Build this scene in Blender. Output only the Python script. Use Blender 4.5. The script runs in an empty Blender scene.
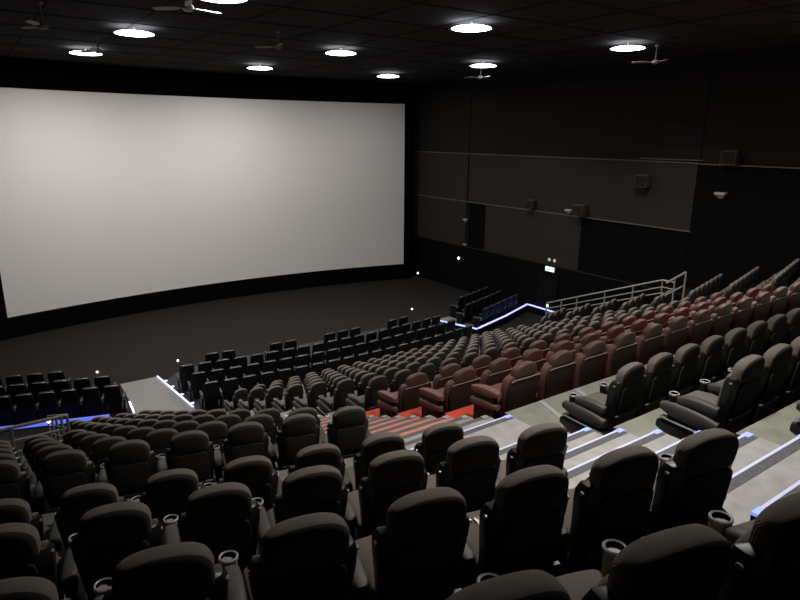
import bpy, math, random
from mathutils import Vector, Matrix
random.seed(7)
C = bpy.context.scene.collection
LAMP = 300.0
Z0 = 9.0                       # camera height above the front floor
PI = math.pi

# ------------------------------------------------------------------ materials
def mat(name, col, rough=0.7, metal=0.0, noise=0.0, nscale=20, spec=0.4, emit=None, estr=0.0, ribs=0.0, ribscale=60, bump=0.0):
    m = bpy.data.materials.new(name); m.use_nodes = True
    nt = m.node_tree; b = nt.nodes['Principled BSDF']
    b.inputs['Base Color'].default_value = (*col, 1); b.inputs['Roughness'].default_value = rough
    b.inputs['Metallic'].default_value = metal; b.inputs['Specular IOR Level'].default_value = spec
    tc = nt.nodes.new('ShaderNodeTexCoord')
    fac = None
    if noise > 0:
        n = nt.nodes.new('ShaderNodeTexNoise'); n.inputs['Scale'].default_value = nscale; n.inputs['Detail'].default_value = 4
        nt.links.new(tc.outputs['Object'], n.inputs['Vector'])
        r = nt.nodes.new('ShaderNodeValToRGB')
        r.color_ramp.elements[0].position = 0.3; r.color_ramp.elements[1].position = 0.7
        r.color_ramp.elements[0].color = (*[c*(1-noise) for c in col], 1)
        r.color_ramp.elements[1].color = (*[min(1, c*(1+noise)) for c in col], 1)
        nt.links.new(n.outputs['Fac'], r.inputs['Fac']); nt.links.new(r.outputs['Color'], b.inputs['Base Color'])
        fac = n.outputs['Fac']
    if ribs > 0:
        w = nt.nodes.new('ShaderNodeTexWave'); w.wave_type = 'BANDS'; w.bands_direction = 'X'
        w.inputs['Scale'].default_value = ribscale; w.inputs['Distortion'].default_value = 0.0
        nt.links.new(tc.outputs['Object'], w.inputs['Vector'])
        fac = w.outputs['Fac']
        bm = nt.nodes.new('ShaderNodeBump'); bm.inputs['Strength'].default_value = ribs; bm.inputs['Distance'].default_value = 0.004
        nt.links.new(fac, bm.inputs['Height']); nt.links.new(bm.outputs['Normal'], b.inputs['Normal'])
    elif bump > 0 and fac is not None:
        bm = nt.nodes.new('ShaderNodeBump'); bm.inputs['Strength'].default_value = bump; bm.inputs['Distance'].default_value = 0.01
        nt.links.new(fac, bm.inputs['Height']); nt.links.new(bm.outputs['Normal'], b.inputs['Normal'])
    if emit:
        b.inputs['Emission Color'].default_value = (*emit, 1); b.inputs['Emission Strength'].default_value = estr
    return m

M = {}
M['fabric'] = mat('grey_fabric', (.135, .115, .097), .95, spec=.12, ribs=.6, ribscale=85)
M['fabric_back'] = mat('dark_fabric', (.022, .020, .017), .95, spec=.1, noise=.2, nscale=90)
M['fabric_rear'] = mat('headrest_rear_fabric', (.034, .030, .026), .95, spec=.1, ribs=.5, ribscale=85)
M['redhead'] = mat('headrest_leather_shaded', (.088, .048, .038), .55, noise=.12, nscale=25, spec=.3)  # darker brown: weaker light on the rear faces is put into this colour
M['redarm'] = mat('armrest_leather_lit', (.165, .078, .064), .55, noise=.1, nscale=25, spec=.35)  # red leather brightened for the arms; the light on them is in the colour
M['shell'] = mat('black_plastic', (.010, .0095, .009), .42, spec=.35)
M['clip'] = mat('shiny_plastic', (.20, .19, .18), .28, spec=.7)
M['ledge'] = mat('grey_plastic', (.13, .125, .115), .4)
M['ventbar'] = mat('vent_slat_plastic', (.035, .033, .03), .5)
M['base'] = mat('base_plastic', (.008, .008, .008), .6, spec=.25)
M['armpad'] = mat('arm_padding', (.042, .038, .032), .6, noise=.15, nscale=40)
M['cup'] = mat('cup_plastic', (.25, .235, .21), .5)
M['cupring'] = mat('cup_ring_plastic', (.30, .30, .30), .4)
M['black'] = mat('flat_black', (.004, .004, .004), .8, spec=.1)
M['red'] = mat('red_leather', (.108, .050, .040), .55, noise=.12, nscale=25, spec=.35)
M['redback'] = mat('brown_leather', (.034, .022, .017), .6, noise=.15, nscale=30, spec=.25)
M['seam'] = mat('seam_piping', (.24, .18, .145), .5)
M['stall'] = mat('black_leather', (.005, .005, .0055), .5, spec=.2)
M['stall_highlight'] = mat('leather_edge_highlight', (.11, .105, .10), .35, spec=.6)  # pale strip: highlight along the stall backs, put into the colour
M['floor_tier'] = mat('tier_floor', (.15, .142, .125), .8, noise=.12, nscale=6, bump=.1)
M['floor_green'] = mat('tier_floor_green', (.18, .18, .14), .75, noise=.14, nscale=5, bump=.1)
M['floor_red'] = mat('red_carpet', (.50, .052, .026), .9, noise=.12, nscale=30)
M['tread'] = mat('grey_tread', (.275, .263, .252), .7, noise=.15, nscale=7)
M['tread_red'] = mat('red_tread', (.50, .20, .155), .8, noise=.15, nscale=12)
M['riser'] = mat('dark_riser', (.028, .027, .028), .8)
M['vinyl'] = mat('grey_vinyl', (.17, .165, .155), .7, noise=.06, nscale=4)
M['carpet'] = mat('dark_carpet', (.0165, .0150, .0132), .95, noise=.3, nscale=25, spec=.1)
M['carpet_blue'] = mat('stall_carpet', (.04, .04, .046), .95, noise=.2, nscale=25, spec=.1)
M['wall'] = mat('wall_fabric', (.0185, .0165, .0145), .95, noise=.12, nscale=40, spec=.05)
M['panel'] = mat('wall_panel_fabric', (.030, .0265, .0230), .95, noise=.10, nscale=40, spec=.05)
M['wall_dark'] = mat('wall_black', (.004, .0038, .0036), .95, spec=.05, noise=.2, nscale=20)
M['trim'] = mat('trim_catching_light', (.085, .078, .069), .7, noise=.3, nscale=15)  # paler than the panels: light caught by the ledges is painted in
M['ceil'] = mat('ceiling_black', (.034, .032, .031), .95, noise=.25, nscale=3, spec=.05)
M['screen'] = mat('screen_white', (.76, .73, .71), .85, spec=.1)
M['mask'] = mat('masking_black', (.003, .003, .003), .95, spec=.02)
M['metal'] = mat('rail_metal', (.34, .33, .31), .4, metal=.5)
M['fan'] = mat('fan_white', (.55, .53, .50), .45)
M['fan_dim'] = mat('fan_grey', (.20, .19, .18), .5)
M['speaker'] = mat('speaker_grille', (.050, .046, .042), .7, noise=.2, nscale=60)
M['lampwhite'] = mat('lamp_housing_halo', (.55, .54, .52), .5, emit=(.85,.92,1.0), estr=8)  # glow added to the housing to give a halo on the ceiling
M['lamp'] = mat('lamp_glow', (1, 1, 1), .5, emit=(1.0, .965, .93), estr=14)
M['ledb'] = mat('blue_led', (.1, .12, .4), .5, emit=(.12, .17, .85), estr=1.0)
M['ledw'] = mat('white_led', (.5, .5, .6), .5, emit=(.68, .72, 1.0), estr=1.6)
M['ledv'] = mat('violet_led', (.4, .4, .8), .5, emit=(.28, .34, 1.0), estr=2.2)
M['nose'] = mat('nosing_light', (.4, .4, .45), .5, emit=(.52, .56, .95), estr=.42)
M['nose_end'] = mat('nosing_end_light', (.2, .25, .6), .5, emit=(.22, .28, 1.0), estr=1.2)
M['nose_dull'] = mat('nosing_strip', (.09, .085, .08), .6)
M['anti'] = mat('anti_slip_band', (.075, .075, .082), .7, noise=.5, nscale=60)
M['signglow'] = mat('exit_sign_glow', (.8, 1, .9), .5, emit=(.72, 1.0, .88), estr=1.3)
M['signgreen'] = mat('exit_sign_green', (.02, .35, .18), .5, emit=(.06, .6, .35), estr=.6)
M['spot'] = mat('pin_light', (1, 1, 1), .5, emit=(1, .97, .92), estr=3.5)
M['spotdim'] = mat('indicator_glow', (.6, .5, .5), .5, emit=(1, .85, .8), estr=.28)
M['spotblue'] = mat('blue_pin_light', (.8, .8, 1), .5, emit=(.75, .8, 1), estr=2.0)
M['paper'] = mat('paper_scrap', (.75, .74, .70), .8)
M['emlamp'] = mat('emergency_lamp_plastic', (.42, .41, .39), .45)

# ------------------------------------------------------------------ mesh helper
class MB:
    def __init__(s): s.v = []; s.f = []; s.m = []; s.mats = []
    def mi(s, name):
        if name not in s.mats: s.mats.append(name)
        return s.mats.index(name)
    def add(s, vs, fs, mt):
        o = len(s.v); k = s.mi(mt); s.v += [tuple(v) for v in vs]
        for f in fs: s.f.append([i+o for i in f]); s.m.append(k)
        return s
    def box(s, x0, x1, y0, y1, z0, z1, mt):
        return s.prism([(x0,y0),(x1,y0),(x1,y1),(x0,y1)], z0, z1, mt)
    def prism(s, poly, z0, z1, mt, top=None):
        n = len(poly); a = sum(poly[i][0]*poly[(i+1)%n][1]-poly[(i+1)%n][0]*poly[i][1] for i in range(n))
        if a < 0: poly = poly[::-1]
        vs = [(x,y,z0) for x,y in poly]+[(x,y,z1) for x,y in poly]
        s.add(vs, [list(range(n))[::-1]]+[[i,(i+1)%n,n+(i+1)%n,n+i] for i in range(n)], mt)
        o = len(s.v)-2*n; s.f.append([o+n+i for i in range(n)]); s.m.append(s.mi(top or mt))
        return s
    def loft(s, rings, mt, cap=True):
        n = len(rings[0]); vs = [p for r in rings for p in r]; fs = []
        for k in range(len(rings)-1):
            for i in range(n):
                j = (i+1) % n
                fs.append([k*n+i, k*n+j, (k+1)*n+j, (k+1)*n+i])
        if cap:
            fs.append(list(range(n))[::-1]); fs.append([(len(rings)-1)*n+i for i in range(n)])
        return s.add(vs, fs, mt)
    def tube(s, pts, r, mt, n=8):
        pts = [Vector(p) for p in pts]; rings = []
        for i, p in enumerate(pts):
            d = (pts[min(i+1,len(pts)-1)]-pts[max(i-1,0)]).normalized()
            up = Vector((0,0,1)) if abs(d.z) < .9 else Vector((1,0,0))
            a = d.cross(up).normalized(); b = a.cross(d).normalized()
            rings.append([p+a*r*math.cos(2*PI*k/n)+b*r*math.sin(2*PI*k/n) for k in range(n)])
        return s.loft(rings, mt)
    def lathe(s, prof, mt, n=20, cx=0, cy=0):
        return s.loft([[(cx+r*math.cos(2*PI*k/n), cy+r*math.sin(2*PI*k/n), z) for k in range(n)] for r, z in prof], mt)
    def xf(s, fn): s.v = [tuple(fn(*v)) for v in s.v]; return s
    def mesh(s, name, smooth=True, fix=True):
        me = bpy.data.meshes.new(name); me.from_pydata(s.v, [], s.f)
        for n in s.mats: me.materials.append(M[n])
        me.polygons.foreach_set('material_index', s.m)
        import bmesh
        bm = bmesh.new(); bm.from_mesh(me)
        if fix: bmesh.ops.recalc_face_normals(bm, faces=bm.faces)
        for e in bm.edges:
            if len(e.link_faces) == 2 and e.calc_face_angle(0) > math.radians(38): e.smooth = False
        for f in bm.faces: f.smooth = smooth
        bm.to_mesh(me); bm.free(); me.update()
        return me
    def build(s, name, parent=None, smooth=True, **kw):
        o = bpy.data.objects.new(name, s.mesh(name, smooth)); C.objects.link(o)
        if parent: o.parent = parent
        for k, v in kw.items(): o[k] = v
        return o

def thing(name, label, cat, loc=(0,0,0), rz=0, group=None):
    o = bpy.data.objects.new(name, None); C.objects.link(o); o.empty_display_size = .1
    o.location = loc; o.rotation_euler = (0,0,rz); o['label'] = label; o['category'] = cat
    if group: o['group'] = group
    return o
def tag(o, label, cat, group=None):
    o['label'] = label; o['category'] = cat
    if group: o['group'] = group
    return o
def struct(mb, name, smooth=False):
    o = mb.build(name, None, smooth); o['kind'] = 'structure'; return o
def dup(root, loc, rz, label, group):
    r = root.copy(); C.objects.link(r); r.location = loc; r.rotation_euler = (0,0,rz)
    r['label'] = label; r['group'] = group
    for ch in list(root.children):
        c = ch.copy(); C.objects.link(c); c.parent = r
        for g in ch.children:
            d = g.copy(); C.objects.link(d); d.parent = c
    return r
ORD = ['zeroth','first','second','third','fourth','fifth','sixth','seventh','eighth','ninth','tenth','eleventh','twelfth','thirteenth',
       'fourteenth','fifteenth','sixteenth','seventeenth','eighteenth','nineteenth','twentieth','twenty-first','twenty-second']

# ------------------------------------------------------------------ seat shapes
def sel(hw, hh, e, n=20):      # superellipse loop
    out = []
    for k in range(n):
        t = 2*PI*(k+.5)/n; c, s_ = math.cos(t), math.sin(t)
        out.append((hw*math.copysign(abs(c)**(2/e), c), hh*math.copysign(abs(s_)**(2/e), s_)))
    return out
def pillow(mb, W, H, T, zc, yc, mt, etop=2.6, ebot=5, n=32, layers=9, curve=.0, back=None, front=None, rear=None):
    """rounded cushion standing in the xz plane: arched top, flatter bottom, rounded in depth"""
    back = back or .3*T; front = front or .45*T
    us = [-1, -1+2*back/T*.13, -1+2*back/T*.5, -1+2*back/T] + [0] + [1-2*front/T, 1-2*front/T*.5, 1-2*front/T*.13, 1]
    rings = []
    for u in us:
        t = abs(u)
        rr = back if u < 0 else front
        q = max(0, (t-(1-2*rr/T))/(2*rr/T)) if rr else 0
        ins = rr*(1-math.sqrt(max(0,1-q*q)))+(.008*(1-t) if False else 0)
        ring = []
        for k in range(n):
            a = 2*PI*(k+.5)/n; c, s_ = math.cos(a), math.sin(a)
            e = etop if s_ > 0 else ebot
            x = (W/2-ins)*math.copysign(abs(c)**(2/e), c); z = (H/2-ins)*math.copysign(abs(s_)**(2/e), s_)
            ring.append((x, yc+u*T/2+curve*(2*x/W)**2, zc+z))
        rings.append(ring)
    mb.loft(rings, mt)
    if rear:
        k = mb.mi(rear); F = (len(rings)-1)*n; o = len(mb.m)-F-2
        for i in list(range(2*n))+[F]: mb.m[o+i] = k
    return mb
def lean(k, z0=.1):            # recline
    return lambda x, y, z: (x, y-k*max(0, z-z0), z)
def backshell(mb, prof, T, mt, wing=.05, n=28, e=5):
    rings = []
    for z, hw, ts in prof:
        rings.append([(x, -T*.0+y+wing*abs(x/max(hw,1e-4))**3*ts, z) for x, y in sel(hw, T/2*ts, e, n)])
    mb.loft(rings, mt); return mb

LEAN = .135
def seat_parts(kind):
    """meshes for the grey fabric seat; kind 'full' near seats, 'far' distant ones"""
    P = {}
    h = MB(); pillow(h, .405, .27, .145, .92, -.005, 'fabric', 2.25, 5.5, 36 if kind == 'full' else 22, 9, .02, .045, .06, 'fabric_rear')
    h.xf(lean(LEAN)); P['headrest'] = h.mesh('headrest')
    b = MB()
    prof = [(.10,.185,.5),(.12,.20,1),(.36,.215,1),(.55,.235,1),(.72,.255,1),(.80,.258,1),(.845,.235,.9),(.86,.20,.6)]
    backshell(b, prof, .12, 'shell', .05, 28 if kind == 'full' else 16)
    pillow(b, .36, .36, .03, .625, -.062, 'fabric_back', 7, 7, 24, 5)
    b.box(-.21, .21, -.075, -.05, .405, .417, 'ledge')
    for sx in (-1, 1): b.loft([[(sx*(.250+.010*c_), .02+q, .80+w) for q, w in sel(.016, .010, 2.5, 8)] for c_ in (-1, 1)], 'clip')
    pillow(b, .43, .62, .07, .56, .085, 'fabric', 4, 5, 24, 5)
    b.xf(lean(LEAN)); P['backrest'] = b.mesh('backrest')
    v = MB(); v.box(-.20, .20, -.062, -.045, .11, .40, 'shell')
    if kind == 'full':
        for i in range(13): v.box(-.175+i*.0275, -.160+i*.0275, -.073, -.060, .20, .36, 'ventbar')
        v.box(-.19, .19, -.072, -.06, .375, .385, 'ledge')
    v.xf(lean(LEAN)); P['vent_panel'] = v.mesh('vent_panel', False)
    c = MB(); rings = []
    for y, hw, zt, th in ((.04,.20,.42,.05),(.08,.235,.43,.07),(.30,.245,.44,.085),(.46,.24,.435,.075),(.51,.225,.415,.05),(.53,.19,.395,.02)):
        rings.append([(x, y, zt-.07+z) for x, z in sel(hw, th, 4, 20)])
    c.loft(rings, 'fabric'); P['seat_cushion'] = c.mesh('seat_cushion')
    s = MB(); s.loft([[(x, .24+y, z) for x, y in sel(w, d, 6, 16)] for z, w, d in ((0,.20,.22),(.05,.20,.22),(.09,.18,.19),(.30,.21,.23),(.31,.19,.2))], 'base')
    P['base'] = s.mesh('base')
    a = MB(); rings = []
    for y, hw, zt, hh in ((-.03,.03,.53,.035),(.0,.048,.54,.055),(.12,.054,.555,.058),(.27,.054,.55,.055),(.37,.05,.525,.05),(.40,.035,.505,.03)):
        rings.append([(x, y, zt-hh+z) for x, z in sel(hw, hh, 3.5, 16)])
    a.loft(rings, 'armpad')
    a.loft([[(x, .17+y, z) for x, y in sel(w, d, 6, 14)] for z, w, d in ((.0,.035,.15),(.08,.035,.17),(.44,.036,.18),(.47,.03,.16))], 'shell')
    P['armrest'] = a.mesh('armrest')
    k = MB(); n = 20
    prof = [(.034,.14),(.042,.16),(.046,.50),(.052,.505),(.053,.522),(.047,.527),(.040,.522)]
    k.loft([[(r*math.cos(2*PI*i/n), .45+r*math.sin(2*PI*i/n), z) for i in range(n)] for r, z in prof[:3]], 'cup')
    k.loft([[(r*math.cos(2*PI*i/n), .45+r*math.sin(2*PI*i/n), z) for i in range(n)] for r, z in prof[2:]], 'cupring', False)
    k.loft([[(r*math.cos(2*PI*i/n), .45+r*math.sin(2*PI*i/n), z) for i in range(n)] for r, z in ((.040,.522),(.037,.42),(.001,.42))], 'black', False)
    P['cup_holder'] = k.mesh('cup_holder')
    # sculpted pod on the outer side of an end seat
    d = MB()
    def pod(zlo, zhi, y0, y1, w, mt, slope):
        rings = []
        for i in range(9):
            u = i/8; y = y0+(y1-y0)*u; q = math.sin(PI*min(max(u*.94+.04,0),1))**.30
            zc = (zlo+zhi)/2+slope*(u-.5); hh = (zhi-zlo)/2*q
            rings.append([(x, y, zc+z) for x, z in sel(w*(.5+.5*q), hh, 3, 14)])
        d.loft(rings, mt)
    pod(.26, .44, -.06, .56, .06, 'armpad', .03); pod(.04, .24, -.08, .58, .055, 'shell', .02)
    pod(.215, .245, -.06, .55, .064, 'ledge', .02)
    P['side_panel'] = d.mesh('side_panel')
    return P
FULL = seat_parts('full'); FAR = seat_parts('far')
MID = dict(FULL); MID['cup_holder'] = FULL['cup_holder'].copy(); MID['cup_holder'].materials[0] = M['base']

def part(mesh, name, parent, x=0, **kw):
    o = bpy.data.objects.new(name, mesh); C.objects.link(o); o.parent = parent; o.location.x = x
    for k, v in kw.items(): o[k] = v
    return o
def make_seat(P, level, end=0):
    """level 2: every part, 1: the parts seen at middle distance, 0: far. end: -1/+1 adds a pod and armrest on that side"""
    t = thing('cinema_chair', '', 'chair')
    part(P['backrest'], 'backrest', t); part(P['headrest'], 'headrest', t)
    part(P['seat_cushion'], 'seat_cushion', t); part(P['base'], 'base', t)
    a = part(P['armrest'], 'armrest', t, .295)
    if level >= 1: part(P['cup_holder'], 'cup_holder', a)
    if level >= 2: part(P['vent_panel'], 'vent_panel', t)
    if end < 0:
        a = part(P['armrest'], 'armrest', t, -.30); part(P['cup_holder'], 'cup_holder', a)
        part(P['side_panel'], 'side_panel', t, -.325)
    if end > 0: part(P['side_panel'], 'side_panel', t, .30)
    return t
PROTO = {}
def place(kind, maker, loc, rz, label, group):
    if kind not in PROTO:
        o = maker(); PROTO[kind] = o
        o.location = loc; o.rotation_euler = (0,0,rz); o['label'] = label; o['group'] = group
        return o
    return dup(PROTO[kind], loc, rz, label, group)

# red recliner
def red_meshes():
    P = {}
    h = MB(); pillow(h, .43, .25, .14, .925, .012, 'redhead', 1.95, 7, 28, 9, .02, .03, .06); h.xf(lean(.15)); P['headrest'] = h.mesh('headrest')
    b = MB(); prof = [(.10,.22,.5),(.13,.25,1),(.36,.285,1),(.58,.325,1),(.70,.335,1),(.80,.315,1),(.85,.27,.9),(.865,.21,.5)]
    backshell(b, prof, .15, 'red', .03, 26, 4); b.xf(lambda x,y,z: (x,y+.03,z)); b.xf(lean(.15)); P['backrest'] = b.mesh('backrest')
    c = MB(); prof = [(.11,.20,.4),(.13,.225,1),(.36,.262,1),(.58,.30,1),(.70,.318,1),(.79,.300,1),(.825,.275,.8),(.832,.26,.5)]
    backshell(c, prof, .05, 'redback', .02, 22, 5); c.xf(lambda x,y,z: (x,y-.052,z))
    c.tube([(x,-.075+.02*abs(x/.31)**3,.828-.5*max(0,abs(x)-.2)**2*6) for x in [-.29+.058*i for i in range(11)]], .009, 'seam', 6)
    c.xf(lean(.15)); P['back_cover'] = c.mesh('back_cover')
    s = MB(); s.loft([[(x, y, zt-.09+z) for x, z in sel(hw, th, 4, 20)] for y, hw, zt, th in ((.06,.24,.45,.06),(.12,.27,.47,.1),(.34,.275,.475,.11),(.50,.265,.465,.10),(.56,.24,.43,.06),(.58,.20,.40,.02))], 'red'); P['seat_cushion'] = s.mesh('seat_cushion')
    q = MB(); q.box(-.30, .30, .02, .48, 0, .27, 'base'); P['base'] = q.mesh('base', False)
    a = MB()
    for zt, hh, y0, y1, hw in ((.65,.066,-.04,.52,.072),(.46,.066,-.02,.54,.068)):
        rings = []
        for i in range(9):
            u = i/8; w = math.sin(PI*(.06+.88*u))**.35
            rings.append([(x, y0+(y1-y0)*u, zt-hh+z-.05*u*u) for x, z in sel(hw*w, hh*w, 4.5, 14)])
        a.loft(rings, 'redarm')
    a.box(-.045, .045, .04, .44, .0, .52, 'redback'); P['armrest'] = a.mesh('armrest')
    f = MB(); f.loft([[(x, .50+.04*i, .22-.02*i+z) for x, z in sel(.24-.02*(i in (0,2)), .06-.03*(i in (0,2)), 4, 14)] for i in range(3)], 'red'); P['footrest'] = f.mesh('footrest')
    return P
RED = red_meshes()
def make_red(end):
    t = thing('leather_recliner', '', 'recliner')
    part(RED['backrest'], 'backrest', t); part(RED['headrest'], 'headrest', t)
    part(RED['back_cover'], 'back_cover', t, label='dark brown rear cover with pale top seam')
    part(RED['seat_cushion'], 'seat_cushion', t); part(RED['base'], 'base', t); part(RED['armrest'], 'armrest', t, .385)
    if end: part(RED['armrest'], 'armrest', t, -.385); part(RED['footrest'], 'footrest', t)
    return t
# front stalls seat
def stall_meshes():
    P = {}
    b = MB(); pillow(b, .54, .74, .13, .72, .0, 'stall', 7, 8, 28, 5); b.xf(lambda x,y,z: (x*(1-.10*max(0,(z-.5))/.6),y,z)); b.xf(lean(.12)); P['backrest'] = b.mesh('backrest')
    e = MB(); rings = []
    for x, r in ((-.215,.3),(-.205,.8),(-.17,1),(.17,1),(.205,.8),(.215,.3)):
        rings.append([(x, -.035+y*r, 1.078-.035*abs(x/.215)**4+z*r) for y, z in sel(.042, .016, 2.5, 10)])
    e.loft(rings, 'stall_highlight'); e.xf(lean(.12)); P['top_edge'] = e.mesh('top_edge')
    s = MB(); s.loft([[(x, y, .42+z) for x, z in sel(hw, th, 4, 16)] for y, hw, th in ((.04,.2,.04),(.09,.23,.08),(.40,.23,.08),(.47,.21,.04))], 'stall')
    s.box(-.20, .20, .06, .40, 0, .36, 'base'); P['seat_cushion'] = s.mesh('seat_cushion')
    a = MB(); a.loft([[(x, y, .60+z) for x, z in sel(hw, hw*.8, 3, 10)] for y, hw in ((-.05,.03),(0,.045),(.33,.045),(.38,.03))], 'armpad')
    a.box(-.03, .03, .0, .32, 0, .57, 'stall'); a.box(-.018, .018, -.085, -.05, .50, .64, 'clip'); P['armrest'] = a.mesh('armrest')
    return P
ST = stall_meshes()
def make_stall(end):
    t = thing('stalls_chair', '', 'chair')
    part(ST['backrest'], 'backrest', t); part(ST['top_edge'], 'top_edge', t, label='shiny top edge of backrest, highlight put into its colour')
    part(ST['seat_cushion'], 'seat_cushion', t); part(ST['armrest'], 'armrest', t, .31)
    if end: part(ST['armrest'], 'armrest', t, -.31)
    return t

# ------------------------------------------------------------------ hall geometry (camera-relative heights are turned into world with Z0)
XL, XR = -.85, 23.95
CX = 11.7
A0, A1 = 3.75, 5.55                     # aisle beside the near block
B0, B1 = 2*CX-A1, 2*CX-A0               # the aisle beyond the middle block (17.85 .. 19.65)
FZ = {-1:-1.68, 0:-2.15, 1:-2.65, 2:-3.12, 3:-3.60, 4:-4.10}
for k in range(5, 14): FZ[k] = -4.10-.5*(k-4)
# k: 0=A 1=B/R0 2=C/R1 3=D/R2 4=E/R3 5=F/R4 ... 13=R12
MY = {0:.17, 1:1.40, 2:2.67, 3:3.95, 4:5.62, 5:6.87, 6:8.13, 7:9.40, 8:10.68, 9:11.95, 10:13.22, 11:14.50, 12:15.80, 13:17.10}
LY = {0:.42, 1:1.65, 2:2.89, 3:4.09, 4:5.84}
for k in range(5, 14): LY[k] = MY[k]+.23
SL = .25
def ly(k, x): return LY[k]+SL*(3.35-x)                    # head line of row k in the near block
def ry(k, x): return MY[k]+.23+SL*(x-20.05)               # and in the far block
VX0 = 1.28; VX1 = 2*CX-VX0                                # side wells by the two walls
NDZ = .06
# tiers
RB = .23
def tiers():
    near = MB(); mid = MB(); far = MB()
    for k in range(-1, 14):
        z = FZ[k]+Z0; zb = (FZ[k+1] if k < 13 else -9.0)+Z0-.05
        # middle
        y0 = MY[k]-RB if k >= 0 else -2.6
        y1 = MY[k+1]-RB if k < 13 else 17.95
        fl = 'floor_green' if k in (1,2,3) else ('floor_red' if k in (4,5,6) else 'floor_tier')
        mid.prism([(A1,y0),(B0,y0),(B0,y1),(A1,y1)], zb, z, 'riser', fl)
        # near block
        xa, xb = XL, A0
        if k >= 9: xa = VX0
        if k >= 0: p0 = [(xa, ly(k,xa)-RB), (xb, ly(k,xb)-RB)]
        else: p0 = [(xa,-2.6),(xb,-2.6)]
        if k < 13:
            p1 = [(xb, ly(k+1,xb)-RB), (xa, ly(k+1,xa)-RB)]
            if k == 8: p1 = [(xb, ly(k+1,xb)-RB), (VX0, ly(9,VX0)-RB), (xa, ly(9,VX0)-RB)]
        else: p1 = [(xb, 18.0), (xa, 18.6)]
        near.prism(p0+p1, zb, z-NDZ, 'riser', 'floor_tier')
        # far block
        if k >= 2:
            xa, xb = B1, XR
            if k >= 9: xb = VX1
            p0 = [(xa, ry(k,xa)-RB), (xb, ry(k,xb)-RB)]
            if k < 13:
                p1 = [(xb, ry(k+1,xb)-RB), (xa, ry(k+1,xa)-RB)]
                if k == 8: p1 = [(xb, ry(9,VX1)-RB), (VX1, ry(9,VX1)-RB), (xa, ry(9,xa)-RB)]
            else: p1 = [(xb, 18.6), (xa, 18.0)]
            far.prism(p0+p1, zb, z, 'riser', 'floor_tier')
    struct(near, 'floor'); struct(mid, 'floor'); struct(far, 'floor')
tiers()
# stairs
def stairs(x0, x1, lit):
    st = MB(); noses = []
    ys = []; z = FZ[-1]; steps = [(-2.6, FZ[-1])]
    y = .05; z = FZ[-1]
    seq = []
    # upper flight: from the rear down to the landing at -3.60
    n_up = 11; 
    nz = [(1.48+.43*(i), -2.27-.1667*i) for i in range(-4, 8)]
    lv = []                                    # (y_start, y_end, z)
    prev = -2.6
    for (yy, zz) in nz:
        lv.append((prev, yy, zz)); prev = yy
    lv.append((prev, 5.30, -3.60))             # landing
    prev = 5.30; n = 33; dz = (9.0-3.60)/n
    for i in range(1, n):
        lv.append((prev, prev+.415, -3.60-dz*i)); prev += .415
    for i, (a, b, z) in enumerate(lv):
        red = -5.75 < z < -4.0
        landing = abs(z+3.60) < .01
        t = 'tread_red' if red else ('tread' if z > -5 or True else 'tread')
        st.box(x0, x1, a, b, z+Z0-.5 if a > -2 else z+Z0-.4, z+Z0, 'riser')
        st.box(x0+.005, x1-.005, a+.05, b-.055, z+Z0-.02, z+Z0+.004, t)
        kind = 'nose' if (lit and b < 5.4) else 'nose_dull'
        noses.append((b, z+Z0, kind))
    o = struct(st, 'stairs')
    for (b, z, kind) in noses:
        m = MB(); 
        if kind == 'nose':
            m.box(x0+.02, x1-.02, b-.11, b-.028, z, z+.007, 'anti'); m.box(x0+.02, x1-.02, b-.028, b-.004, z, z+.01, kind)
        else: m.box(x0+.02, x1-.02, b-.075, b-.004, z, z+.008, kind)
        if kind == 'nose':
            for xx in (x0+.0, x1-.10): m.box(xx, xx+.10, b-.06, b+.002, z-.01, z+.012, 'nose_end')
        elif lit:
            m.box(x1-.14, x1-.04, b-.09, b-.01, z, z+.02, 'cupring')
        m.build('step_nosing', o, False)
    return prev
stair_end = stairs(A0, A1, True)
stairs(B0, B1, False)

# front floor
f = MB(); f.box(XL-.2, XR+.2, 10.0, 37.0, -.3, 0, 'carpet'); struct(f, 'floor')
f = MB(); f.prism([(3.78, stair_end-.3),(5.42, stair_end-.3),(5.42,19.7),(5.12,23.3),(3.80,23.3),(3.7,20.0)], 0, .012, 'vinyl'); struct(f, 'floor')
f = MB(); f.prism([(2*CX-x, y) for x, y in [(3.78, stair_end-.3),(5.42, stair_end-.3),(5.42,19.7),(5.12,23.3),(3.80,23.3),(3.7,20.0)]], 0, .012, 'vinyl'); struct(f, 'floor')
f = MB(); f.prism([(5.45,18.0),(17.9,18.0),(17.9,22.9),(17.2,23.6),(6.2,23.6),(5.2,22.6)], 0, .010, 'carpet_blue'); struct(f, 'floor')
# walls and ceiling
CEIL = 3.05+Z0
w = MB(); w.box(XR, XR+.3, -3.0, 37, -.3, CEIL+.2, 'wall'); struct(w, 'wall_right')
w = MB(); w.box(XL-.3, XL, -3.0, 37, -.3, CEIL+.2, 'wall_dark'); struct(w, 'wall_left')
w = MB(); w.box(XL-.3, XR+.3, -3.0, -2.6, -.3, CEIL+.2, 'wall_dark'); struct(w, 'wall_back')
w = MB(); w.box(XL-.3, XR+.3, 36, 36.3, -.3, CEIL+.2, 'mask'); struct(w, 'wall_front')
w = MB(); w.box(XL-.3, XR+.3, -3.0, 36.3, CEIL, CEIL+.25, 'ceil'); struct(w, 'ceiling')
# ceiling batten grid
cb = MB()
for i in range(11): cb.box(XL+.8+i*2.4, XL+.84+i*2.4, -2.5, 35.9, CEIL-.015, CEIL, 'wall')
for i in range(16): cb.box(XL, XR, -1.6+i*2.4, -1.56+i*2.4, CEIL-.014, CEIL, 'wall')
struct(cb, 'ceiling_trim')
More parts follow.
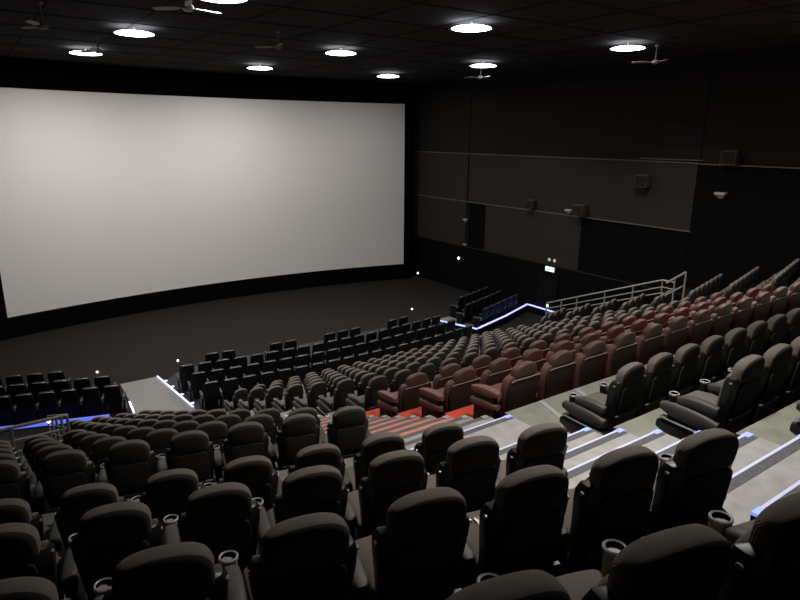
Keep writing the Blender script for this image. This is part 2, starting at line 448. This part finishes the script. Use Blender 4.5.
# right-hand wall panels, ledges
def wp(y0, y1, z0, z1, t, m, name='wall_panel'):
    p = MB(); p.box(XR-t, XR+.01, y0, y1, z0+Z0, z1+Z0, m); return struct(p, name)
wp(27.12, 34.5, -3.66, -1.0, .06, 'panel'); wp(13.48, 26.95, -3.66, -1.0, .06, 'panel')
wp(27.12, 34.5, -6.30, -3.70, .08, 'panel'); wp(18.85, 25.45, -6.30, -3.70, .09, 'panel')
wp(25.50, 26.95, -6.30, -3.72, .03, 'wall_dark'); wp(13.48, 18.82, -6.30, -3.72, .05, 'wall_dark')
wp(-2.5, 13.42, -5.8, -1.02, .12, 'wall_dark'); wp(-2.5, 36, -9.0, -6.32, .05, 'wall_dark')
wp(27.08, 34.5, -.94, .55, .045, 'wall'); wp(13.45, 26.95, -.94, .55, .045, 'wall'); wp(-2.5, 13.30, -.94, 2.6, .05, 'wall')
wp(13.45, 26.95, .60, 2.6, .045, 'wall'); wp(27.08, 34.5, .60, 2.6, .045, 'wall')
def ledge(y0, y1, z, d, t=.07, m='trim'):
    p = MB(); p.box(XR-d, XR, y0, y1, z+Z0-t, z+Z0, m); return struct(p, 'trim_1')
ledge(13.45, 32.6, -.96, .10, .05); ledge(-2.5, 13.5, -.985, .18, .05); ledge(13.3, 16.1, -.86, .10, .04)
ledge(13.4, 32.6, -3.66, .12, .055); ledge(10, 33, -6.30, .07, .05, 'panel')
# exit door in the right wall
d = MB(); d.box(XR-.09, XR-.02, 19.95, 21.35, 0, 2.25, 'wall_dark'); dr = struct(d, 'door_1')
d = MB(); d.box(XR-.11, XR-.085, 20.0, 20.63, .02, 2.2, 'black'); d.build('door_leaf', dr, False)
d = MB(); d.box(XR-.11, XR-.085, 20.67, 21.3, .02, 2.2, 'black'); d.build('door_leaf', dr, False)

# ------------------------------------------------------------------ screen
def arc_y(x): return 33.12-1.42*((x-11.78)/10.9)**2
SX0, SX1, SZ0, SZ1 = .90, 22.70, -8.03+Z0, 1.83+Z0
sc = thing('cinema_screen', 'huge pale grey curved projection screen filling the front wall', 'screen', (11.78, 33.1, 0))
N = 60
def arcmesh(x0, x1, z0, z1, dy, th, mt, cham=0):
    m = MB(); rings = []
    for i in range(N+1):
        x = x0+(x1-x0)*i/N; y = arc_y(x)+dy
        rings.append([(x-11.78, y-33.1, z0), (x-11.78, y-33.1, z1), (x-11.78, y+th-33.1, z1), (x-11.78, y+th-33.1, z0)])
    return m.loft(rings, mt)
arcmesh(SX0, SX1, SZ0, SZ1, 0, .04, 'screen').build('screen_surface', sc)
m = arcmesh(SX0-.45, SX1+.45, SZ1, CEIL-.1, -.03, .1, 'mask'); m.build('masking', sc)
m = arcmesh(SX0-.45, SX1+.45, .02, SZ0, -.03, .1, 'mask'); m.build('masking', sc)
for a, b in ((SX0-.45, SX0), (SX1, SX1+.40)):
    m = arcmesh(a, b, .02, CEIL-.1, -.06, .14, 'mask'); m.build('masking', sc)

# ------------------------------------------------------------------ seats: near block
def near_loc(k, x): return (x+.02, ly(k, x)+.10, FZ[k]+Z0-NDZ)
RZL = -math.radians(14.0); RZR = math.radians(14.0)
for k in range(0, 14):
    cols = 7
    if k >= 9: cols = 4
    for i in range(cols):
        x = 3.40-.585*i
        if k == 0 and not 1 <= i <= 5: continue
        if k >= 9 and x-.3 < VX0-.1: continue
        lv = 2 if k <= 4 else (1 if k <= 7 else 0)
        P = FULL if k <= 6 else FAR
        end = 1 if i == 0 else 0
        row = ORD[k+1]
        lab = f"brown-black chair, {ORD[i+1]} from the stairs in the {row} nearest row of the near block"
        if k == 0 : lab = f"brown-black fabric seat, {ORD[i+1]} from the stairs in the very nearest row"
        place(('n', lv, end, k <= 6), lambda: make_seat(P, lv, end), near_loc(k, x), RZL, lab, 'fabric seats of the near block')
# middle block: grey rows behind the landing
for k in (1, 2, 3):
    for i in range({1:2, 2:8, 3:11}[k]):
        x = 6.12+.60*i
        rn = {1:'nearest row', 2:'middle row', 3:'front row'}[k]
        place(('m', 2, i == 0), lambda: make_seat(MID, 2, -1 if i == 0 else 0), (x, MY[k]+.10, FZ[k]+Z0), 0,
              f"black-grey chair, {ORD[i+1]} from the stairs, {rn} of those nearer than the red chairs", 'fabric seats on the nearer side of the cross-aisle')
for k in (4, 5, 6):
    for i in range(14):
        x = 6.13+.785*i
        rn = {4:'nearest', 5:'middle', 6:'furthest'}[k]
        place(('red', i == 0), lambda: make_red(i == 0), (x, MY[k]+.10+.008*i, FZ[k]+Z0), 0,
              f"red leather recliner with dark back, {ORD[i+1]} from the stairs in the {rn} red row", 'red leather recliners')
for k in range(7, 14):
    for i in range(19):
        x = 6.15+.60*i
        lv = 1 if k <= 8 else 0
        e = -1 if i == 0 else 0
        place(('g', lv, e), lambda: make_seat(FAR, lv, e), (x, MY[k]+.10+.0012*(x-CX)**2*.5, FZ[k]+Z0), 0,
              f"grey chair, {ORD[i+1]} from the stairs in the {ORD[k-6]} row beyond the red rows", 'grey fabric seats beyond the red rows')
# far block beside the right-hand wall
for k in range(5, 14):
    cols = 7 if k <= 8 else 4
    for i in range(cols):
        x = 19.98+.565*i
        if k >= 9 and x+.3 > VX1+.1: continue
        place(('f',), lambda: make_seat(FAR, 0, 0), (x-.02, ry(k, x)+.10, FZ[k]+Z0), RZR,
              f"dark chair, {ORD[i+1]} from the far aisle in the {ORD[k-4]} row of the wall-side block", 'dark seats of the block by the wall')
# front stalls
def fy(r, x): return {1:18.57, 2:19.62, 3:20.55, 4:21.45}[r]+.0148*(x-CX)**2
def frz(x): return math.atan(2*.0148*(x-CX))
rows = {1:[5.88+.62*i for i in range(19)], 2:[5.80+.62*i for i in range(19)], 3:[5.68+.62*i for i in range(19)],
        4:[6.83,7.44,9.28,9.89,11.63,12.25,12.87,14.86,15.52]}
for r in rows:
    for i, x in enumerate(rows[r]):
        e = (i == 0) or (r == 4 and i in (2, 4, 7))
        lab = f"black chair, {ORD[i+1]} from the grey floor strip in the {ORD[r]} central front row"
        if r == 4: lab = f"black chair, {ORD[i+1]} from the grey strip, in the broken row closest to the screen"
        place(('s', e), lambda: make_stall(e), (x, fy(r, x)+.10, .0105), frz(x), lab, 'black seats of the central front rows')
LF = {1:(3.13, 20.60, 6), 2:(3.03, 21.62, 6), 3:(1.80, 22.98, 4)}
for r, (xs, ys, n) in LF.items():
    for i in range(n):
        x = xs-.60*i; y = ys+.33*(xs-x)
        place(('s', False), lambda: make_stall(False), (x, y+.10, 0), -math.atan(.33),
              f"black chair, {ORD[i+1]} from the grey strip, {ORD[r]} row before the blue light", 'black seats of the near front group')
RF = {1:(19.65, 20.72, 6), 2:(19.45, 21.75, 6), 3:(20.1, 23.0, 5)}
for r, (xs, ys, n) in RF.items():
    for i in range(n):
        x = xs+.60*i; y = ys+.33*(x-xs)
        place(('s', i == 0), lambda: make_stall(i == 0), (x, y+.10, 0), math.atan(.33),
              f"black chair, {ORD[i+1]} from the aisle, {ORD[r]} row of the far front group", 'black seats of the front group by the wall')

# ------------------------------------------------------------------ LED strips
def strip(pts, w, h, mt, name, label, cat='light strip', z=.02):
    m = MB()
    for a, b in zip(pts[:-1], pts[1:]):
        a2, b2 = Vector(a), Vector(b); dd = (b2-a2).normalized(); nn = Vector((-dd.y, dd.x))*w/2
        m.prism([tuple(a2+nn), tuple(b2+nn), tuple(b2-nn), tuple(a2-nn)], z, z+h, mt)
    return tag(m.build(name, None, False), label, cat)
strip([(5.40,19.75),(5.12,23.25)], 0.045, .04, 'ledw', 'floor_light_strip', 'bright white light strip along the grey floor strip beside central front rows')
strip([(3.64,20.35),(3.72,21.4)], .06, .04, 'ledw', 'floor_light_strip', 'short white light strip at the end of the near front seat group')
strip([(-.80,21.6),(2.45,20.55),(2.9,20.42)], .06, .11, 'ledb', 'blue_light_strip', 'blue light strip on the floor behind the near front seat group', z=.05)
q = MB(); q.prism([(18.02,22.2),(18.13,22.2),(18.75,20.2),(18.64,20.15)], 0, .3, 'wall_dark'); struct(q, 'trim_4')
strip([(18.07,22.2),(18.70,20.17)], .06, .05, 'ledv', 'kerb_light_strip', z=.3, label= 'violet light strip along the far aisle beside the front seats')
kerb = [(18.70,20.10),(21.2,20.86),(23.72,21.80)]
for a_, b_ in zip(kerb[:-1], kerb[1:]):
    q = MB(); d_ = (Vector(b_)-Vector(a_)).normalized(); n_ = Vector((-d_.y, d_.x))*.05
    q.prism([tuple(Vector(a_)+n_), tuple(Vector(b_)+n_), tuple(Vector(b_)-n_), tuple(Vector(a_)-n_)], 0, .36, 'wall_dark'); struct(q, 'trim_2')
q = MB(); q.box(23.66, 23.78, 19.85, 21.75, 0, .36, 'wall_dark'); struct(q, 'trim_3')
strip(kerb, .07, .05, 'ledv', 'kerb_light_strip', 'violet light strip on the kerb behind the far front group', z=.36)
strip([(23.72,21.72),(23.72,19.87)], .07, .05, 'ledv', 'kerb_light_strip', 'violet light strip on the kerb beneath the exit sign', z=.36)
for (y) in (22.6, 21.9, 21.0, 20.05):
    x = 5.40-(y-19.75)*.08
    m = MB(); m.box(x+.02, x+.15, y, y+.05, .013, .05, 'ledw'); tag(m.build('row_marker_light', None, False), {22.6:'tiny light hook furthest along the white floor strip', 21.9:'tiny light hook second furthest along the white floor strip', 21.0:'tiny light hook third furthest along the white floor strip', 20.05:'tiny light hook nearest on the white floor strip'}[y], 'light', 'row marker lights on the white strip')

# ------------------------------------------------------------------ rails
def rail(name, label, pts, heights, posts, drop, mt='metal', extra=()):
    t = thing(name, label, 'railing', (pts[0][0], pts[0][1], pts[0][2]-drop))
    ox = Vector(t.location)
    for h in heights:
        m = MB(); m.tube([Vector(p)-Vector((0,0,h))-ox for p in pts], .035 if h == 0 else .024, mt); m.build('rail_bar', t)
    for p, dz in posts:
        m = MB(); m.tube([Vector(p)-ox, Vector(p)-Vector((0,0,dz))-ox], .028, mt); m.build('post', t)
    if name == 'metal_railing':
        m = MB(); m.lathe([(.02,-.05),(.05,-.03),(.05,.03),(.02,.05)], 'spot', 10); q = m.build('post_light', t, label='small white light at the lower end'); q.location = Vector(posts[-1][0])-ox+Vector((0,-.06,-.12))
    return t
def lerp(a, b, u): return tuple(a[i]+(b[i]-a[i])*u for i in range(3))
yb = 12.95
a = (XL+.03, yb, Z0-5.42); b = (VX0-.2, yb, Z0-5.42); c = (VX0-.2, 18.5, Z0-7.65)
ps = [(lerp(a, b, u), .75) for u in (.08, .5)]+[(b, 1.1)]+[(lerp(b, c, u), 1.0) for u in (.25, .5, .75)]+[(c, 1.2)]
rail('metal_railing', 'grey metal railing around the near well with slim posts, by blue light', [a, b, c], (0, .28, .52), ps, .7)
m2 = lambda p: (2*CX-p[0], p[1], p[2])
a = (VX1-.03, yb-.15, Z0-5.44); b = (VX1-.03, yb+.35, Z0-5.44); c = (VX1-.12, 19.0, Z0-7.66)
ps = [(lerp(a, b, u), .75) for u in (.0,)]+[(b, 1.1)]+[(lerp(b, c, u), 1.0) for u in (.22, .45, .7, .85)]+[(c, 1.3)]
rail('metal_railing', 'long grey metal railing sloping down past seats below the exit sign', [a, b, c], (0, .28, .52), ps, .7)
a = (19.52, 10.95, Z0-4.38); b = (19.52, 11.6, Z0-4.88)
rail('stair_handrail', 'short steep metal handrail at the end of the wall-side seat rows', [a, b], (0, .45), [(a, 1.4), (lerp(a, b, .55), 1.2)], .9)

# ------------------------------------------------------------------ ceiling lights and fans
LAMPS = [(4.55,26.8,'near column, row closest to the screen',1.2),(11.8,27.7,'middle column, row closest to the screen',1.0),(18.5,27.3,'far column, row closest to the screen',.18),
         (4.9,20.7,'near column, second row from the screen',.7),(12.04,20.85,'middle column, second row from the screen',.62),(18.9,20.7,'far column, second row from the screen',.6),
         (5.24,14.2,'near column, cut by the top edge',1.0),(12.2,13.9,'middle column, largest whole one in view',.72),(19.0,13.7,'far column, nearest to the viewer there',.8),
         (5.0,3.8,'near column, unseen, moved to brighten the near stairs',.85),(13.3,7.5,'middle column, cut by the top edge',1.0),(19.2,7.2,'far column, above the wall-side chairs',.8),  # near-column lamp is unseen, shifted along its column to brighten the stairs
         (13.3,.8,'middle column, unseen, added as weak fill from behind',.15)]  # unseen weak lamp, added to fill the chair backs from the rear
proto = None
def make_lamp():
    t = thing('ceiling_light', '', 'ceiling light')
    m = MB(); m.lathe([(.03,.18),(.03,.04)], 'fan_dim', 10); m.lathe([(.04,.042),(.45,.035),(.55,.0),(.56,-.008),(.53,-.010)], 'lampwhite', 28); m.build('housing', t)
    m = MB(); m.lathe([(.545,-.002),(.535,-.015),(.45,-.03),(.3,-.04),(.05,-.045)], 'lamp', 28); m.build('diffuser', t, label='glowing white diffuser')
    return t
for x, y, lab, pw in LAMPS:
    lab = f"round glowing white ceiling light, {lab}"
    loc = (x, y, Z0+2.87)
    if proto is None: proto = make_lamp(); proto.location = loc; proto['label'] = lab; proto['group'] = 'round ceiling lights'
    else: dup(proto, loc, 0, lab, 'round ceiling lights')
for x, y, lab, pw in LAMPS:
        ld = bpy.data.lights.new('lamp_light', 'AREA'); ld.shape = 'DISK'; ld.size = 1.0; ld.energy = LAMP*pw*(1.55 if y > 26 else .85); ld.color = (1.0, .962, .92); ld.spread = math.radians(178 if y > 26 else 118)
        lo = bpy.data.objects.new('lamp_light', ld); C.objects.link(lo); lo.location = (x, y, Z0+2.79)
def fan(x, y, z, rz, mt, label, R=.75):
    t = thing('ceiling_fan', label, 'ceiling fan', (x, y, z), rz, 'ceiling fans')
    m = MB(); m.tube([(0,0,.05),(0,0,CEIL-z)], .022, mt); m.lathe([(.07,CEIL-z-.06),(.07,CEIL-z)], mt, 14); m.build('downrod', t)
    m = MB(); m.lathe([(.03,.09),(.09,.06),(.12,.02),(.12,-.03),(.07,-.07),(.02,-.08)], mt, 18); m.build('motor', t)
    for k in range(3):
        m = MB(); rings = []
        for r, w, tw in ((.10,.02,0),(.20,.025,.01),(.26,.06,.02),(.5,.075,.02),(R,.06,.015),(R+.02,.03,.01)):
            rings.append([(r, -w, -.005-tw), (r, w, -.005+tw), (r, w, .005+tw), (r, -w, .005-tw)])
        m.loft(rings, mt); a = 2*PI*k/3
        m.xf(lambda px, py, pz: (px*math.cos(a)-py*math.sin(a), px*math.sin(a)+py*math.cos(a), pz)); m.build('blade', t, False)
fan(4.35, 13.75, Z0+2.5, .25, 'fan', 'white three-bladed ceiling fan beside the light near the top edge')
fan(4.35, 23.4, Z0+2.6, .1, 'fan_dim', 'small ceiling fan just beside the light second row from screen')
fan(20.2, 13.4, Z0+2.5, .05, 'fan_dim', 'thin three-bladed ceiling fan near the light above the far wall')
fan(19.6, 21.6, Z0+2.5, .3, 'fan_dim', 'small faint ceiling fan just beneath a light above the far wall')
fan(2.2, 18.2, Z0+2.5, .0, 'fan_dim', 'grey ceiling fan alone in the dark near corner of the ceiling')
fan(8.6, 18.7, Z0+2.6, .2, 'fan_dim', 'faint ceiling fan above the middle of the screen')

# ------------------------------------------------------------------ wall fittings
def speaker(y, z, label, s=1.0):
    t = thing('wall_speaker', label, 'speaker', (XR-.10, y, z+Z0), 0, 'speakers on the right-hand wall')
    m = MB(); m.loft([[(-.03, -.28*s, -.24*s),(-.03, .28*s, -.24*s),(-.03, .28*s, .26*s),(-.03, -.28*s, .26*s)],
                      [(-.36*s, -.28*s, -.26*s),(-.36*s, .28*s, -.26*s),(-.30*s, .28*s, .24*s),(-.30*s, -.28*s, .24*s)]], 'speaker'); m.build('cabinet', t, False)
    m = MB(); m.loft([[(-.365*s,-.25*s,-.23*s),(-.365*s,.25*s,-.23*s),(-.312*s,.25*s,.21*s),(-.312*s,-.25*s,.21*s)],[(-.375*s,-.25*s,-.23*s),(-.375*s,.25*s,-.23*s),(-.322*s,.25*s,.21*s),(-.322*s,-.25*s,.21*s)]], 'wall'); m.build('grille', t, False)
    m = MB(); m.box(-.06, .06, -.06, .06, -.06, .06, 'base'); m.build('bracket', t, False)
speaker(22.0, -3.36, 'small box speaker on the wall above the screen-side ledge panel', .85)
speaker(18.85, -3.35, 'box speaker on the wall at the panel corner beside a small lamp')
speaker(15.7, -1.80, 'box speaker alone in the middle of the upper wall panel')
speaker(12.15, -.72, 'box speaker standing on the upper wall ledge')
def em_lamp(y, z, label, s=1.0):
    t = thing('emergency_lamp', label, 'wall lamp', (XR-.13, y, z+Z0), 0, 'small emergency lamps on the wall')
    m = MB(); m.loft([[(.01,-.2*s,.09*s),(.01,.2*s,.09*s),(-.2*s,.2*s,.09*s),(-.2*s,-.2*s,.09*s)],[(.01,-.2*s,.02*s),(.01,.2*s,.02*s),(-.2*s,.2*s,.02*s),(-.2*s,-.2*s,.02*s)],
                      [(.01,-.06*s,-.15*s),(.01,.06*s,-.15*s),(-.05*s,.06*s,-.15*s),(-.05*s,-.06*s,-.15*s)]], 'emlamp'); m.build('lamp_body', t, False)
    m = MB(); m.box(.0, .03, -.1*s, .1*s, -.1*s, .08*s, 'base'); m.build('mounting_plate', t, False)
em_lamp(19.55, -3.47, 'pale wedge lamp on the wall next to a box speaker', .9)
em_lamp(12.35, -2.12, 'pale wedge lamp on the dark wall near the picture edge')
em_lamp(27.0, -4.75, 'pale wedge lamp in the dark wall groove, upper one', .8)
em_lamp(27.0, -6.2, 'pale wedge lamp in the dark wall groove, lower one', .6)
t = thing('exit_sign', 'glowing white exit sign with green figure on the far wall', 'sign', (XR-.10, 20.5, Z0-6.5))
m = MB(); m.box(-.06, .0, -.30, .30, -.13, .13, 'emlamp'); m.build('housing', t, False)
m = MB(); m.box(-.075, -.06, -.28, .28, -.11, .11, 'signglow'); m.build('sign_face', t, False)
m = MB()
m.box(-.08, -.075, .10, .15, -.02, .05, 'signgreen'); m.box(-.08, -.075, .11, .14, .055, .085, 'signgreen'); m.box(-.08, -.075, .06, .11, -.07, -.02, 'signgreen'); m.box(-.08, -.075, .14, .2, -.08, -.03, 'signgreen')
m.box(-.08, -.075, -.14, .02, -.012, .012, 'signgreen'); m.add([(-.08,-.14,.05),(-.08,-.22,0),(-.08,-.14,-.05),(-.075,-.14,.05),(-.075,-.22,0),(-.075,-.14,-.05)], [[0,1,2],[5,4,3],[0,3,4,1],[1,4,5,2],[2,5,3,0]], 'signgreen')
m.build('pictogram', t, False, label='green running figure and arrow')
for y, lab in ((20.62, 'dim indicator light above the exit sign, screen-side one of two'), (20.28, 'dim indicator light above the exit sign, nearer one of two')):
    m = MB(); m.box(XR-.13, XR-.09, y-.065, y+.065, Z0-6.10, Z0-5.96, 'spotdim'); tag(m.build('wall_lamp', None, False), lab, 'wall lamp', 'indicator lights above the exit sign')
def pin(x, y, z, mt, label, r=.06):
    m = MB(); m.lathe([(r*.3, -r),(r, -r*.5),(r, r*.5),(r*.3, r)], mt, 10); o = m.build('pin_light', None); o.location = (x, y, z)
    return tag(o, label, 'light', 'small pin lights')
pin(XR-.07, 27.65, Z0-7.11, 'spot', 'white pin light on the dark wall between screen and front seats', .07)
pin(XR-.07, 31.7, .22, 'spot', 'tiny white pin light low on the wall beside the screen', .06)
pin(.72, 32.4, .06, 'spotdim', 'tiny pin light on the floor at the near corner of the screen', .09)
pin(3.31, 24.94, .06, 'spotblue', 'tiny pin light on the floor before the near front seat group', .045)
pin(6.24, 24.46, .06, 'spotblue', 'tiny pin light on the floor past the white light strip', .045)
pin(18.75, 25.37, .06, 'spotblue', 'tiny pin light on the floor near the far aisle', .05)
# litter scrap and taped floor lines
m = MB(); m.add([(-.02,-.04,.0),(.012,-.045,.0),(.018,.02,.02),(.0,.045,.008),(-.018,.015,.014)], [[0,1,2,3,4],[4,3,2,1,0]], 'paper'); o = m.build('paper_scrap', None, False); o.location = (2.275, 2.375, 6.742); tag(o, 'white paper scrap lying on a seat cushion between two brown-black chairs', 'litter')
def tape(x0, y0, x1, y1, w, z, label):
    m = MB(); a, b = Vector((x0,y0)), Vector((x1,y1)); n = (b-a).normalized(); n = Vector((-n.y, n.x))*w/2
    m.prism([tuple(a+n), tuple(b+n), tuple(b-n), tuple(a-n)], z, z+.004, 'cupring'); tag(m.build('floor_tape', None, False), label, 'floor marking', 'pale floor tapes')
zf = FZ[3]+Z0
tape(6.02, 4.72, 6.25, 5.37, .07, zf, 'pale tape strip on the cross-aisle floor nearest the stairs')
tape(6.78, 4.72, 7.0, 5.37, .07, zf, 'pale tape strip on the cross-aisle floor further from the stairs')

# ------------------------------------------------------------------ camera, world
f_px = 615.0; pitch = math.radians(15.0); yaw = math.radians(35.3); roll = math.radians(0.4)
fw = Vector((math.sin(yaw)*math.cos(pitch), math.cos(yaw)*math.cos(pitch), -math.sin(pitch)))
R0 = Vector((math.cos(yaw), -math.sin(yaw), 0)); U0 = R0.cross(fw)
c_, s_ = math.cos(roll), math.sin(roll)
right = c_*R0+s_*U0; up = -s_*R0+c_*U0
cam = bpy.data.cameras.new('camera'); cam.sensor_width = 36; cam.lens = f_px/800*36; cam.clip_start = .05; cam.clip_end = 200
co = bpy.data.objects.new('camera', cam); C.objects.link(co)
Mx = Matrix((right, up, -fw)).transposed().to_4x4(); Mx.translation = Vector((0, 0, Z0)); co.matrix_world = Mx
bpy.context.scene.camera = co
wd = bpy.data.worlds.new('world'); bpy.context.scene.world = wd; wd.use_nodes = True
wd.node_tree.nodes['Background'].inputs[0].default_value = (.01, .01, .01, 1); wd.node_tree.nodes['Background'].inputs[1].default_value = .2
sc_ = bpy.context.scene
sc_.view_settings.view_transform = 'Standard'; sc_.view_settings.look = 'None'; sc_.view_settings.exposure = 0.0
sc_.cycles.use_denoising = True
sc_.cycles.sample_clamp_indirect = 4.0
